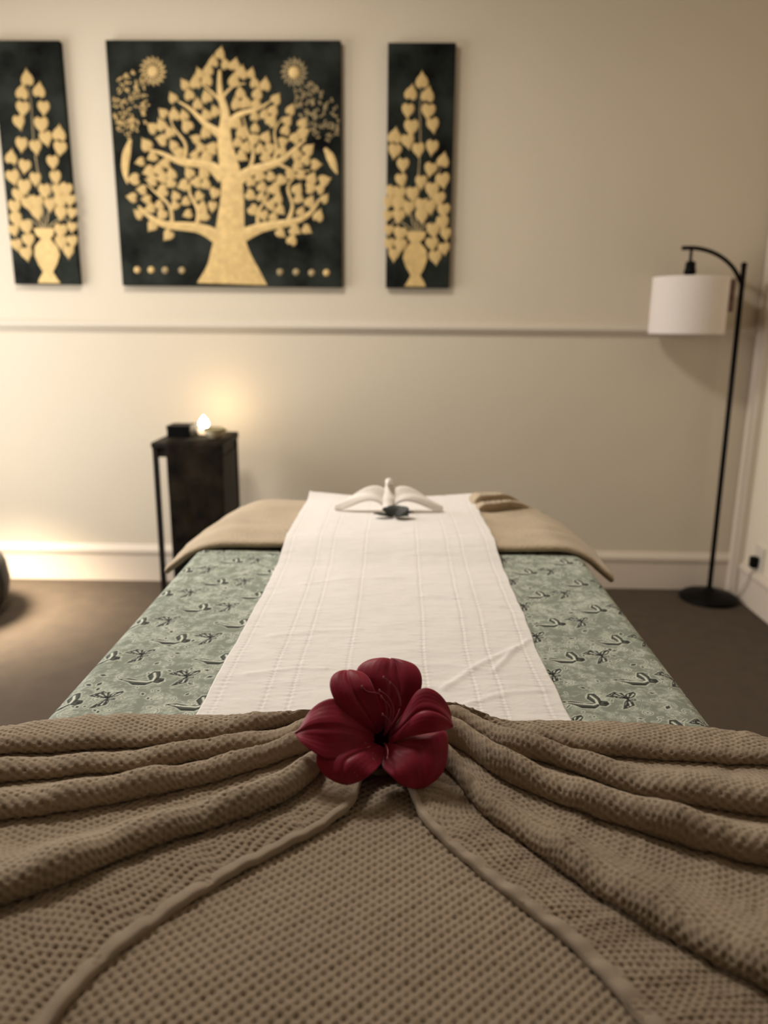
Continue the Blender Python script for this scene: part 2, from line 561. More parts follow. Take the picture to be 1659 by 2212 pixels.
def build_sheet():
    hs = .41 + .14
    xs = np.unique(np.concatenate([np.linspace(-hs, -.40, 30), np.arange(-.40, -.185, .00115), np.linspace(-.185, .195, 14),
                                   np.arange(.195, .42, .00115), np.linspace(.42, hs, 30)]))
    ys = np.unique(np.concatenate([np.linspace(BY0, .74, 8), np.arange(.74, 1.20, .0013), np.arange(1.20, 1.56, .0018), np.linspace(1.56, BY1, 20)]))
    X, Y = np.meshgrid(xs, ys, indexing='ij')
    sx, sz = section(X, BW, .032, BZ, .60)
    sz = sz + .0016 * smooth_noise(X.shape, (9, 22), 3) * (np.abs(X) < .37)
    endr = np.clip((Y - (BY1 - .03)) / .03, 0, 1)
    P = np.stack([sx + BX, Y, sz - .03 * (1 - np.sqrt(np.maximum(0, 1 - endr ** 2)))], -1)
    me = grid_mesh('butterfly_sheet', P)
    # the print (flat ink on the cloth), in cloth coordinates
    U, V = X + BX, Y
    C = np.empty(X.shape + (3,))
    C[:] = GREEN
    h = lambda a, b: np.sin(a * 127.1 + b * 311.7)
    mott = sum(w * np.sin(U * a + 2.3 * np.sin(V * b * .7 + p)) * np.sin(V * b + 1.9 * np.sin(U * a * .8 - p))
               for a, b, p, w in ((61, 83, .3, .5), (140, 118, 1.7, .4), (233, 291, 2.9, .35), (410, 370, 4.2, .25)))
    fle = np.random.default_rng(5).random(X.shape)
    fl2 = np.random.default_rng(6).random((X.shape[0] // 2 + 1, X.shape[1] // 2 + 1)).repeat(2, 0).repeat(2, 1)[:X.shape[0], :X.shape[1]]
    paint(C, np.clip(.20 + mott * .75, 0, 1) * (.45 + .55 * fl2), PALE, .66)
    paint(C, (fle > .86).astype(float) * np.clip(.3 + mott, 0, 1), PALE, .65)
    wd = .0012

    def local(cx, cy, r, fn, *a):
        i0, i1 = np.searchsorted(xs + BX, [cx - r, cx + r])
        j0, j1 = np.searchsorted(ys, [cy - r, cy + r])
        if i1 - i0 < 3 or j1 - j0 < 3:
            return
        S = (slice(i0, i1), slice(j0, j1))
        sub = C[S]
        fn(U[S] - cx, V[S] - cy, sub, wd, *a)

    # small motifs: dots, dashes, curls, leaf bits
    r2 = random.Random(11)

    def motif(u, v, c, w, kind, a, s):
        cu, cv = u * math.cos(a) + v * math.sin(a), -u * math.sin(a) + v * math.cos(a)
        f = lambda d: np.clip(.5 - d / w, 0, 1)
        if kind == 0:
            d = np.hypot(cu, cv) - .0016 * s
        elif kind == 1:
            d = linedist(cu, cv, [(-.004 * s, 0), (.004 * s, .001)]) - .0008
        elif kind == 2:
            d = polydist(cu, cv, [(-.005 * s, 0), (-.001, .003 * s), (.005 * s, .001), (0, -.0025 * s)])
        elif kind == 3:
            d = linedist(cu, cv, [(-.007 * s, -.003), (-.004 * s, .002), (.002, .003), (.007 * s, -.001)]) - .0006
        else:
            d = np.minimum(np.hypot(cu, cv) - .0014, np.abs(np.hypot(cu, cv) - .0045 * s) - .0005)
        paint(c, f(d - .0014), PALE, .7)
        paint(c, f(d), DARK if kind in (0, 2) else MID * .6, .92)

    for side in (-1, 1):
        x0, x1 = (-.46, -.20) if side < 0 else (.17, .43)
        for k in range(520):
            local(r2.uniform(x0, x1), r2.uniform(.75, 1.55), .016, motif, r2.choice((0, 0, 1, 1, 2, 2, 2, 3, 3, 4)), r2.uniform(0, 6.3), r2.uniform(.6, 1.25))
    for i in range(-1, 11):
        x = -.3635 + .0822 * i
        sh = 0 if x < 0 else .025
        for j in range(-2, 7):
            y = .863 + .129 * j + (i % 2) * .0645 + sh
            local(x, y, .040, butterfly_a)
            xb = x + .028
            yb = y + .047
            local(xb, yb, .046, butterfly_b)
    ca = me.color_attributes.new('print', 'FLOAT_COLOR', 'POINT')
    RGBA = np.ones(X.shape + (4,), np.float32)
    RGBA[..., :3] = C
    ca.data.foreach_set('color', RGBA.reshape(-1))
    return tag(link('butterfly_sheet', me, M['sheet']), 'sage green sheet printed with dark butterflies, stretched over the table', 'sheet')


build_sheet()

# ---- tan towel over the head end ------------------------------------------
def build_far_towel():
    xs = np.linspace(-.50, .50, 220)
    ys = np.linspace(1.505, 1.925, 110)
    X, Y = np.meshgrid(xs, ys, indexing='ij')
    half, r = .455, .12
    s = np.abs(X)
    flat = half - r
    th = np.clip((s - flat) / r, 0, 1.02)
    sx = np.where(s < flat, s, flat + r * np.sin(th) * 1.0)
    over = np.maximum(s - flat - r * 1.02, 0)
    sx = sx + over * .75
    z = .7595 - r * .62 * (1 - np.cos(th)) - over * .6
    z = np.where(s < flat, .7595, z)
    tap = 1 - .13 * np.clip((Y - 1.68) / .245, 0, 1) ** 2.2
    sx = np.sign(X) * sx * tap + BX
    fe = np.clip((1.520 - Y) / .015, 0, 1)
    be = np.clip((Y - 1.885) / .04, 0, 1)
    z = z - .010 * (1 - np.sqrt(np.maximum(1 - fe ** 2, 0))) - .03 * (1 - np.sqrt(np.maximum(1 - be ** 2, 0)))
    z = z + .005 * smooth_noise(X.shape, (7, 5), 21) + .003 * smooth_noise(X.shape, (16, 12), 22)
    # folds at the right, beyond the runner
    f = sstep(.205, .24, X) * (1 - sstep(.30, .40, X))
    yf = 1.800 + .25 * (X - .22)
    z = z + f * (.022 * sstep(yf, yf + .010, Y) - .008 * sstep(yf + .02, yf + .045, Y) + .016 * sstep(yf + .05, yf + .058, Y))
    lip = np.exp(-((Y - yf - .014) / .011) ** 2) + .8 * np.exp(-((Y - yf - .062) / .010) ** 2)
    P = np.stack([sx, Y - f * .026 * lip, z], -1)
    o = link('folded_towel', grid_mesh('folded_towel', P), M['fartowel'])
    md = o.modifiers.new('thick', 'SOLIDIFY')
    md.thickness = .012
    md.offset = -1
    return tag(o, 'tan towel laid across the far head end of the massage table', 'towel')


build_far_towel()

# ---- white runner ----------------------------------------------------------
def build_runner():
    nx, ny = 230, 640
    a = np.linspace(0, 1, nx)
    ys = np.linspace(.70, 1.925, ny)
    A, Y = np.meshgrid(a, ys, indexing='ij')
    xl = np.interp(Y, [.7, .836, 1.2, 1.55, 1.925], [-.243, -.241, -.236, -.238, -.234])
    xr = np.interp(Y, [.7, .836, 1.0, 1.2, 1.55, 1.925], [.212, .208, .203, .205, .200, .188])
    xl = xl + .0006 * np.sin(Y * 31) + .0004 * np.sin(Y * 67 + 1)
    xr = xr + .0008 * np.sin(Y * 27 + 2) + .0006 * np.sin(Y * 71)
    X = xl + (xr - xl) * A
    z = .7435 + .0215 * sstep(1.40, 1.54, Y)
    z = z + .011 * np.clip((Y - 1.86) / .065, 0, 1) ** 2 * np.abs(2 * A - 1) ** 2.0
    z = z + .0045 * (np.abs(X + BX) < 1) * smooth_noise(X.shape, (6, 10), 31) * .6
    # cross wrinkles and puckers along the stitched tucks
    wr = smooth_noise(X.shape, (9, 70), 32) * .0013 + smooth_noise(X.shape, (22, 200), 33) * .0007
    z = z + wr
    diag = smooth_noise(X.shape, (30, 60), 34)
    seams = (.035, .165, .235, .385, .625, .765, .835, .955)
    for i, s in enumerate(seams):
        wob = s + .002 * np.sin(Y * 6 + i)
        d = (A - wob) * .445
        z = z - .0008 * np.exp(-(d / .0012) ** 2) + .0003 * np.exp(-((d - .0035) / .002) ** 2)
        z = z + .00045 * np.exp(-(d / .007) ** 2) * np.sin(Y * 700 + 3 * np.sin(Y * 60 + i))
    # creases on the right near the throw
    for (x0, y0, x1, y1, w, h) in ((.06, .90, .17, 1.03, .006, .003), (.09, .86, .19, .90, .006, .0025), (.13, .95, .195, 1.06, .005, .003),
                                   (.02, .97, .12, .955, .006, .002), (-.19, 1.06, -.06, 1.09, .007, .002), (-.2, .93, -.1, .95, .006, .002),
                                   (.05, 1.25, .17, 1.20, .008, .002), (-.17, 1.3, 0, 1.34, .008, .002)):
        h *= .62
        dl = linedist(X, Y, [(x0, y0), ((x0 + x1) / 2, (y0 + y1) / 2 + .008), (x1, y1)])
        z = z + h * np.exp(-(dl / w) ** 2)
    P = np.stack([X, Y, z], -1)
    o = link('table_runner', grid_mesh('table_runner', P), M['runner'])
    md = o.modifiers.new('thick', 'SOLIDIFY')
    md.thickness = .0012
    md.offset = -1
    return tag(o, 'long white cotton runner with stitched tucks down the middle of the table', 'runner')


build_runner()

# ---- tan waffle blanket under the pleats -----------------------------------
def build_blanket():
    xs = np.arange(-.60, .60, .0014)
    ys = np.unique(np.concatenate([np.arange(.19, .69, .00135), np.linspace(.69, .775, 12)]))
    X, Y = np.meshgrid(xs, ys, indexing='ij')
    sx, sz = section(X, BW + .018, .045, .7525, .40)
    dense = Y < .689
    wv = weave(X + .004 * smooth_noise(X.shape, (8, 6), 41), Y + .006 * smooth_noise(X.shape, (6, 5), 42))
    lump = .004 * smooth_noise(X.shape, (7, 6), 43) + .0012 * smooth_noise(X.shape, (120, 60), 44)
    sz = sz + lump * (np.abs(X) < .36) + foot(Y)
    P = np.stack([sx + BX, Y, sz], -1)
    N = normals(P)
    N = N * np.sign(N[X.shape[0] // 2, 100, 2])
    P = P + N * np.where(dense, .0030 * (wv - 1), 0)[..., None]
    return tag(link('waffle_blanket', grid_mesh('waffle_blanket', P), M['towel']),
               'flat brown waffle-weave blanket over the foot end, between the fanned pleats', 'blanket')


build_blanket()

# ---- gathered throw: a bow of pleats ---------------------------------------
ZB = .7545
LEFT = [
    [(690, 1535), (600, 1537), (500, 1538), (300, 1536), (150, 1541), (0, 1562)],
    [(670, 1562), (595, 1583), (550, 1595), (425, 1612), (350, 1620), (200, 1631), (0, 1642)],
    [(670, 1598), (640, 1612), (595, 1632), (520, 1639), (350, 1670), (200, 1684), (0, 1704)],
    [(675, 1645), (575, 1672), (450, 1706), (350, 1730), (150, 1767), (0, 1784)],
    [(712, 1668), (690, 1702), (625, 1747), (500, 1794), (300, 1859), (150, 1927), (0, 1977)],
    [(785, 1695), (768, 1738), (700, 1790), (565, 1858), (430, 1935), (300, 2025), (200, 2110), (115, 2212)]]
RIGHT = [
    [(965, 1520), (995, 1530), (1060, 1547), (1230, 1550), (1400, 1556), (1555, 1567), (1659, 1580)],
    [(978, 1545), (1060, 1585), (1180, 1623), (1280, 1641), (1430, 1653), (1659, 1666)],
    [(980, 1577), (1090, 1639), (1200, 1669), (1330, 1717), (1430, 1744), (1659, 1779)],
    [(978, 1632), (1045, 1680), (1130, 1722), (1280, 1780), (1430, 1832), (1530, 1862), (1659, 1890)],
    [(952, 1682), (1030, 1767), (1110, 1827), (1210, 1902), (1330, 1982), (1430, 2042), (1555, 2112), (1659, 2168)],
    [(872, 1700), (905, 1765), (970, 1832), (1105, 1942), (1230, 2042), (1310, 2125), (1385, 2212)]]
MIDP = [(826, 1528), (826, 1556), (826, 1585), (826, 1612), (826, 1632), (828, 1648)]


def lift(px, py):
    return .022 * math.exp(-(((px - 828) / 150) ** 2 + ((py - 1590) / 75) ** 2))


def build_throw():
    NH = 430
    rows = []
    for k in range(6):
        extra = .016 if k == 0 else 0.0

        def tp(q):
            p = onz(q[0], q[1], ZB + lift(*q) + extra)
            for _ in range(3):                      # the cloth sinks towards the foot end
                p = onz(q[0], q[1], ZB + lift(*q) + extra + float(foot(p[1])))
            return p[:2]
        L = [tp(q) for q in LEFT[k]]
        R = [tp(q) for q in RIGHT[k]]
        for S in (L, R):
            d = S[-1] - S[-2]
            S.append(S[-1] + d / np.linalg.norm(d) * .13)
        mid = tp(MIDP[k])
        full = spline(np.array(L[::-1] + [mid] + R), 4000)
        im = np.argmin(np.linalg.norm(full - mid, axis=1))

        def res(seg):
            Ls = np.concatenate([[0], np.cumsum(np.linalg.norm(np.diff(seg, axis=0), axis=1))])
            q = np.linspace(0, Ls[-1], NH)
            return np.stack([np.interp(q, Ls, seg[:, 0]), np.interp(q, Ls, seg[:, 1])], 1)
        a = res(full[:im + 1])
        b = res(full[im:])
        rows.append(np.concatenate([a, b[1:]]))
    rows = np.array(rows)                       # (6, NU, 2)
    NU = rows.shape[1]
    u = np.linspace(-1, 1, NU)
    mid_xy = rows[2, NU // 2]
    Hs_l = [.019, .020, .025, .027]
    Hs_r = [.019, .025, .031, .025]
    sidew = sstep(-.2, .2, u)
    prof_xy, prof_z = [], []
    # back edge comes up from the sheet
    bdir = np.array([0, 1.0])
    for t, zz in ((.006, -.010), (.0075, -.004), (.006, .004), (.003, .0095), (.0, .0125)):
        prof_xy.append(rows[0] + bdir * t)
        prof_z.append(np.full(NU, zz))
    counts = (44, 44, 52, 84)
    for k in range(4):
        d = rows[k + 1] - rows[k]
        w = np.linalg.norm(d, axis=1)
        dn = d / w[:, None]
        H = Hs_l[k] * (1 - sidew) + Hs_r[k] * sidew
        H = H * (1 + .10 * np.sin(u * 17 + k * 2.1) + .07 * np.sin(u * 41 + k)) * (.80 + .20 * sstep(.0, .25, np.abs(u)))
        r = np.minimum(.0135, .44 * w)
        z_start = .0125 if k == 0 else .003
        n = counts[k]
        last = .0125 if k == 0 else None
        for i in range(n):
            t = i / (n - 1)
            if k == 0:
                hh = .0125 + (H - .0125) * t + .0015 * math.sin(t * math.pi)
            else:
                tt = max(0, (t - (.32 if k == 3 else .12)) / (.68 if k == 3 else .88))
                hh = .003 + (H - .003) * math.sin(tt * math.pi / 2) ** (1.9 if k == 3 else 1.6)
            offs = (w - r - .0015) * t
            if k > 0:
                offs = offs - np.minimum(.0105, .30 * w) * (1 - t) ** 2       # starts tucked under the fold above
            prof_xy.append(rows[k] + dn * offs[:, None])
            prof_z.append(hh)
        for i in range(1, 17):
            th = i / 16 * math.radians(178)
            offs = w - r - .0015 + r * math.sin(th)
            hh = H / 2 + H / 2 * math.cos(th)
            prof_xy.append(rows[k] + dn * offs[:, None])
            prof_z.append(np.maximum(hh, .0028))
    d = rows[5] - rows[4]
    w = np.linalg.norm(d, axis=1)
    dn = d / w[:, None]
    for i in range(90):
        t = i / 89
        offs = (w + .0045) * t - .0045
        prof_xy.append(rows[4] + dn * offs[:, None])
        prof_z.append(.0028 + .003 * np.sin(np.pi * t) * np.ones(NU) * sstep(.0, .3, np.abs(u)))
    XY = np.stack(prof_xy, 1)                   # (NU, NV, 2)
    Z = np.stack(prof_z, 1)
    ang = np.hypot((XY[..., 0] - mid_xy[0]) / .085, (XY[..., 1] - mid_xy[1]) / .085)
    Z = Z + ZB + .022 * np.exp(-ang ** 2) + foot(XY[..., 1])
    s = np.maximum(np.abs(XY[..., 0] - BX) - .405, 0)
    Z = Z - np.where(s < .10, .10 - np.sqrt(np.maximum(.01 - s ** 2, 1e-6)), .10 + (s - .10) * 2)
    Z = Z + .0022 * smooth_noise(Z.shape, (60, 10), 51) + .0015 * smooth_noise(Z.shape, (120, 26), 52)
    P = np.concatenate([XY, Z[..., None]], -1)
    dU = np.linalg.norm(np.diff(P, axis=0), axis=2)
    U = np.concatenate([np.zeros((1, P.shape[1])), np.cumsum(dU, 0)])
    U = U - U[NU // 2][None]
    dV = np.linalg.norm(np.diff(P, axis=1), axis=2)
    V = np.concatenate([np.zeros((P.shape[0], 1)), np.cumsum(dV, 1)], 1)
    N = normals(P)
    N = N * np.sign(N[..., 2:3].mean())
    fade = (.25 + .75 * sstep(.06, .36, np.abs(u)))[:, None]
    disp = .0028 * (weave(U, V) - 1) * fade * sstep(3, 14, np.arange(Z.shape[1]))[None] + .0007 * smooth_noise(Z.shape, (400, 160), 53)
    P2 = P + N * disp[..., None]
    root = empty('pleated_throw', (BX, .62, .754),
                 'tan waffle-weave throw gathered into a bow of fanned pleats under the red flower', 'throw')
    P2 = P2 - np.array(root.location)
    o = link('waffle_cloth', grid_mesh('waffle_cloth', P2), M['towel'], root)
    # woven hem along the front edge, a flat band
    hp = []
    prof = [(-.0125, .0020), (-.0118, .0042), (-.010, .0048), (-.003, .0046), (-.0005, .0040), (.0006, .0015), (.0, -.002)]
    for oo, hz in prof:
        xy = rows[5] + dn * (oo * (.50 + .55 * sstep(.02, .75, np.abs(u))))[:, None]
        zz = ZB + hz + .022 * np.exp(-(np.hypot((xy[:, 0] - mid_xy[0]) / .085, (xy[:, 1] - mid_xy[1]) / .085)) ** 2) * sstep(.0, .06, np.abs(u))
        s = np.maximum(np.abs(xy[:, 0] - BX) - .405, 0)
        zz = zz - np.where(s < .10, .10 - np.sqrt(np.maximum(.01 - s ** 2, 1e-6)), .10 + (s - .10) * 2)
        zz = zz + foot(xy[:, 1]) + .0008 * np.sin(u * 60) + .0006 * np.sin(u * 131 + 1)
        hp.append(np.concatenate([xy, zz[:, None]], 1))
    hp = np.stack(hp, 1) - np.array(root.location)
    h = link('hem', grid_mesh('hem', hp), M['hem'], root)
    h['label'] = 'smooth flat woven hem band of the throw'
    return root


build_throw()

# ---- red flower ------------------------------------------------------------
def build_flower():
    n = np.array((0.0, -.70, .714))
    n /= np.linalg.norm(n)
    O = onz(825, 1585, .812)
    root = empty('red_flower', tuple(O), 'large crimson red six-petalled flower on the gathered throw', 'flower')
    K = 3.95
    c6 = lambda q: (600 + q[0] / K, 1380 + q[1] / K)
    petals = [
        # (edge A base->tip, edge B base->tip, lift, curl)
        ([(830, 730), (740, 640), (620, 560), (500, 520), (380, 545), (250, 640), (185, 735), (140, 790)],
         [(830, 850), (700, 930), (560, 1000), (420, 1030), (320, 985), (215, 905), (170, 850), (140, 790)], .004, .010),
        ([(870, 720), (840, 590), (760, 430), (690, 330), (672, 262), (745, 180), (850, 147), (945, 150)],
         [(960, 730), (1060, 610), (1150, 515), (1207, 450), (1230, 350), (1185, 235), (1095, 175), (975, 132)], -.003, .008),
        ([(830, 760), (690, 700), (560, 625), (480, 515), (450, 395), (478, 322), (530, 280), (590, 262)],
         [(890, 740), (880, 610), (840, 490), (800, 400), (760, 330), (710, 285), (660, 266), (610, 262)], .006, .010),
        ([(900, 860), (905, 960), (890, 1060), (935, 1130), (1000, 1200), (1070, 1243), (1130, 1255), (1190, 1254)],
         [(950, 800), (1120, 785), (1300, 785), (1430, 770), (1458, 930), (1440, 1060), (1370, 1175), (1240, 1250)], -.004, .010),
        ([(920, 770), (1040, 660), (1130, 540), (1210, 455), (1310, 455), (1410, 525), (1470, 620), (1492, 730)],
         [(950, 840), (1080, 835), (1200, 828), (1300, 820), (1380, 803), (1440, 782), (1475, 765), (1495, 745)], .007, .010),
        ([(840, 820), (650, 850), (450, 895), (338, 965), (340, 1080), (410, 1168), (500, 1210), (590, 1222)],
         [(900, 870), (905, 960), (885, 1040), (850, 1095), (790, 1160), (720, 1200), (660, 1218), (610, 1222)], -.001, .009)]
    for pi, (ea, eb, lf, curl) in enumerate(petals):
        ns, nt_ = 44, 33
        ea = [(ea[0][0] + .45 * (895 - ea[0][0]), ea[0][1] + .45 * (800 - ea[0][1]))] + ea
        eb = [(eb[0][0] + .45 * (895 - eb[0][0]), eb[0][1] + .45 * (800 - eb[0][1]))] + eb
        A = spline([onplane(*c6(q), O, n) for q in ea], ns)
        B = spline([onplane(*c6(q), O, n) for q in eb], ns)
        t = np.linspace(-1, 1, nt_)[None]
        s = np.linspace(0, 1, ns)[:, None]
        base = A[:, None] * (1 - t[..., None]) / 2 + B[:, None] * (1 + t[..., None]) / 2
        d = -.028 * (1 - s) ** 2.2 + .0085 * np.sin(np.pi * np.clip(s, 0, 1) ** .9) - curl * np.clip((s - .55) / .45, 0, 1) ** 1.6
        d = d + lf * sstep(.05, .5, s)
        wid = np.sin(np.pi * np.clip(s, .02, .98)) ** .5
        d = d - .0028 * np.exp(-(t / .09) ** 2) * (1 - s) ** .3 * wid - .0035 * t ** 2 * wid
        if pi == 1:
            d = d - .006 * np.exp(-((t - .28) / .11) ** 2) * s * wid
        d = d + .0012 * np.sin(9 * s + pi * 1.7) * t + .0022 * np.sin(5 * t + 4 * s + pi) * s * (1 - s * .5)
        d = d + .00016 * np.sin(t * 34 + pi) * wid                       # fine length-wise veins
        P = base + n * d[..., None]
        P[..., 2] = np.maximum(P[..., 2], .7600)
        o = link('petal', grid_mesh('petal', P - O), M['petal'], root)
        md = o.modifiers.new('thick', 'SOLIDIFY')
        md.thickness = .0008
    bm = bmesh.new()
    lathe(bm, [(.020, -.0225), (.0165, -.0255), (.012, -.0290), (.005, -.0315), (.001, -.032)], (.0005, 0, 0), 24)
    th = bm_obj('calyx', bm, M['throat'], root, True)
    th.rotation_euler = Vector(n).to_track_quat('Z', 'Y').to_euler()
    # filaments, each with an anther
    fl = [([(905, 780), (960, 720), (930, 680), (895, 655)], .012), ([(915, 770), (1040, 620), (1020, 470), (905, 370)], .022),
          ([(915, 775), (990, 640), (940, 520), (870, 475)], .020), ([(910, 775), (930, 600), (860, 490), (770, 482), (722, 442)], .020),
          ([(920, 770), (1045, 590), (1000, 450), (960, 410)], .020), ([(915, 775), (960, 600), (900, 540), (885, 520)], .018),
          ([(905, 850), (925, 900), (940, 960), (935, 1030)], .012)]
    for pts, dz in fl:
        C = spline([onplane(*c6(q), O, n) for q in pts], 16)
        s = np.linspace(0, 1, 16)[:, None]
        C = C + n * (-.018 + (dz + .010) * s ** .7 + .004 * np.sin(np.pi * s)) - O
        bm = bmesh.new()
        tube(bm, C, np.linspace(.0009, .0006, 16), 6)
        f = bm_obj('filament', bm, M['filament'], root, True)
        bm = bmesh.new()
        bmesh.ops.create_icosphere(bm, subdivisions=2, radius=.0010)
        bmesh.ops.scale(bm, vec=(1, 1, 1.8), verts=bm.verts)
        bmesh.ops.translate(bm, vec=Vector(C[-1]), verts=bm.verts)
        bm_obj('anther', bm, M['pollen'], f, True)
    # grains of pollen scattered on the lower left petal
    bm = bmesh.new()
    for q in ((750, 905), (758, 915), (772, 945), (780, 970), (785, 940), (815, 995), (838, 1010), (822, 1050), (835, 1062), (815, 1040), (660, 1160), (680, 1185)):
        p = onplane(*c6(q), O, n) + n * .0085 - O
        r = bmesh.ops.create_icosphere(bm, subdivisions=1, radius=random.uniform(.0003, .0007))
        bmesh.ops.translate(bm, vec=Vector(p), verts=r['verts'])
    pl = bm_obj('pollen_grains', bm, M['pollen'], root)
    pl['kind'] = 'stuff'


build_flower()

# ------------------------------------------------------------------ towel bird and leaves on the head end
def build_bird():
    z0 = .766
    root = empty('towel_bird', (-.026, 1.76, z0), 'white towel folded into a bird with raised neck and spread wings', 'towel')
    bm = bmesh.new()
    tube(bm, spline([(0, -.055, .003), (0, -.030, .009), (0, -.002, .020), (.001, .022, .040), (.001, .034, .056), (0, .030, .066), (-.002, .018, .068), (-.002, .006, .064)], 26),
         np.interp(np.linspace(0, 1, 26), [0, .15, .4, .6, .8, .9, 1], [.003, .011, .018, .014, .0095, .0075, .002]), 14)
    bm_obj('body', bm, M['bird'], root, True)
    for sgn in (-1, 1):
        a = np.linspace(0, 1, 36)[:, None]
        b = np.linspace(0, 1, 12)[None]
        span = .005 + .125 * a
        top = .022 + .036 * np.sin(np.pi * np.clip(.06 + a * .96, 0, 1) ** .66) * (1 - .20 * a) - .012 * a
        top = np.where(a > .98, top, top)
        chord = .046 * (1 - .75 * a)
        x = sgn * span + 0 * b
        y = .030 - .018 * a - chord * b * 1.0
        z = top - .034 * (1 - .7 * a) * b ** 1.3 + .006 * b * (1 - b) + .003 * np.sin(b * 7 + a * 5)
        z = np.maximum(z, .004)
        o = link('wing', grid_mesh('wing', np.stack([x + 0 * b, y, z], -1)), M['bird'], root)
        md = o.modifiers.new('thick', 'SOLIDIFY')
        md.thickness = .006
        md.offset = 0
        sb = o.modifiers.new('round', 'SUBSURF')
        sb.levels = sb.render_levels = 1
    # dark leaves tucked under the breast
    lr = empty('leaf_sprig', (-.013, 1.69, z0), 'small sprig of dark green leaves under the breast of the towel bird', 'leaf')
    for dx, dy, ang, ln, wd, up in ((-.002, .0, 2.95, .036, .018, .006), (.004, .004, .20, .034, .020, .010), (.002, .006, 1.50, .024, .022, .021), (.004, .000, -.4, .026, .016, .005), (.000, .004, 2.2, .024, .02, .018), (.008, .003, .9, .024, .02, .020)):
        s = np.linspace(0, 1, 14)[:, None]
        t = np.linspace(-1, 1, 7)[None]
        w = wd * np.sin(np.pi * np.clip(s, .01, .99)) ** .8
        lx, ly = s * ln, t * w / 1.0
        P = np.stack([dx + 1.25 * lx * math.cos(ang) - ly * math.sin(ang), dy + lx * math.sin(ang) * .7 + ly * math.cos(ang) * .7,
                      .004 + up * np.sin(np.pi * .5 * s) + .002 * np.abs(t) + 0 * s], -1)
        o = link('leaf', grid_mesh('leaf', P), M['leaf'], lr)
        md = o.modifiers.new('thick', 'SOLIDIFY')
        md.thickness = .0012


build_bird()

# ------------------------------------------------------------------ paintings
YC = YB - .002            # back of the canvases
TH = .030                 # thickness


def leaf_mesh():
    """pointed heart leaf, tip towards +v, unit length, raised centre"""
    half = [(0, -.36), (.20, -.50), (.42, -.36), (.47, -.10), (.36, .16), (.19, .34), (.07, .50), (0, .66)]
    out = half + [(-u, v) for u, v in half[-2:0:-1]]
    bm = bmesh.new()
    A = [bm.verts.new((u, 0, v)) for u, v in out]
    B = [bm.verts.new((u * .86, -.10, v * .86)) for u, v in out]
    c = bm.verts.new((0, -.17, -.08))
    n = len(out)
    for i in range(n):
        j = (i + 1) % n
        bm.faces.new((A[i], A[j], B[j], B[i]))
        bm.faces.new((B[i], B[j], c))
    bmesh.ops.recalc_face_normals(bm, faces=bm.faces)
    me = bpy.data.meshes.new('leaf')
    bm.to_mesh(me)
    bm.free()
    me.materials.append(M['gold'])
    return me


LEAF = leaf_mesh()


def ribbon_poly(pts, wid, n=18):
    P = spline(np.array(pts, float), n)
    w = np.interp(np.linspace(0, 1, n), np.linspace(0, 1, len(wid)), wid)
    t = np.gradient(P, axis=0)
    t /= np.linalg.norm(t, axis=1, keepdims=True) + 1e-9
    nn = np.stack([-t[:, 1], t[:, 0]], 1)
    return P + nn * w[:, None] / 2, P - nn * w[:, None] / 2


def painting(name, x0, x1, z0, z1, label):
    root = empty(name, ((x0 + x1) / 2, YC, z0), label, 'painting')
    cx = (x0 + x1) / 2
    bm = bmesh.new()
    box(bm, np.array((x0 - cx, -TH, 0)), np.array((x1 - cx, 0, z1 - z0)), .004)
    bm_obj('canvas', bm, M['canvas'], root)
    return root, cx


def add_leaf(root, x, z, size, ang, squash=1.0):
    o = bpy.data.objects.new('leaf', LEAF)
    COL.objects.link(o)
    o.parent = root
    o.location = (x, -TH, z)
    o.scale = (size * squash, .030, size)
    o.rotation_euler = (0, ang, 0)
    return o


def strips(name, root, segs, m, d0, h):
    """flat raised painted strokes, joined into one part"""
    bm = bmesh.new()
    for A, B in segs:
        n = len(A)
        a0 = [bm.verts.new((p[0], d0, p[1])) for p in A]
        b0 = [bm.verts.new((p[0], d0, p[1])) for p in B]
        mid = [bm.verts.new(((p[0] + q[0]) / 2, d0 - h, (p[1] + q[1]) / 2)) for p, q in zip(A, B)]
        for i in range(n - 1):
            bm.faces.new((a0[i], a0[i + 1], mid[i + 1], mid[i]))
            bm.faces.new((mid[i], mid[i + 1], b0[i + 1], b0[i]))
    return bm_obj(name, bm, m, root, True)


def disc(name, root, x, z, r, m, h=.004, n=20, d0=-TH):
    bm = bmesh.new()
    rings = []
    for rr, hh in ((r, 0), (r * .8, h * .8), (r * .4, h)):
        rings.append([bm.verts.new((x + rr * math.cos(2 * math.pi * i / n), d0 - hh, z + rr * math.sin(2 * math.pi * i / n))) for i in range(n)])
    for a, b in zip(rings, rings[1:]):
        for i in range(n):
            bm.faces.new((a[i], a[(i + 1) % n], b[(i + 1) % n], b[i]))
    bm.faces.new(rings[-1])
    return bm_obj(name, bm, m, root, True)


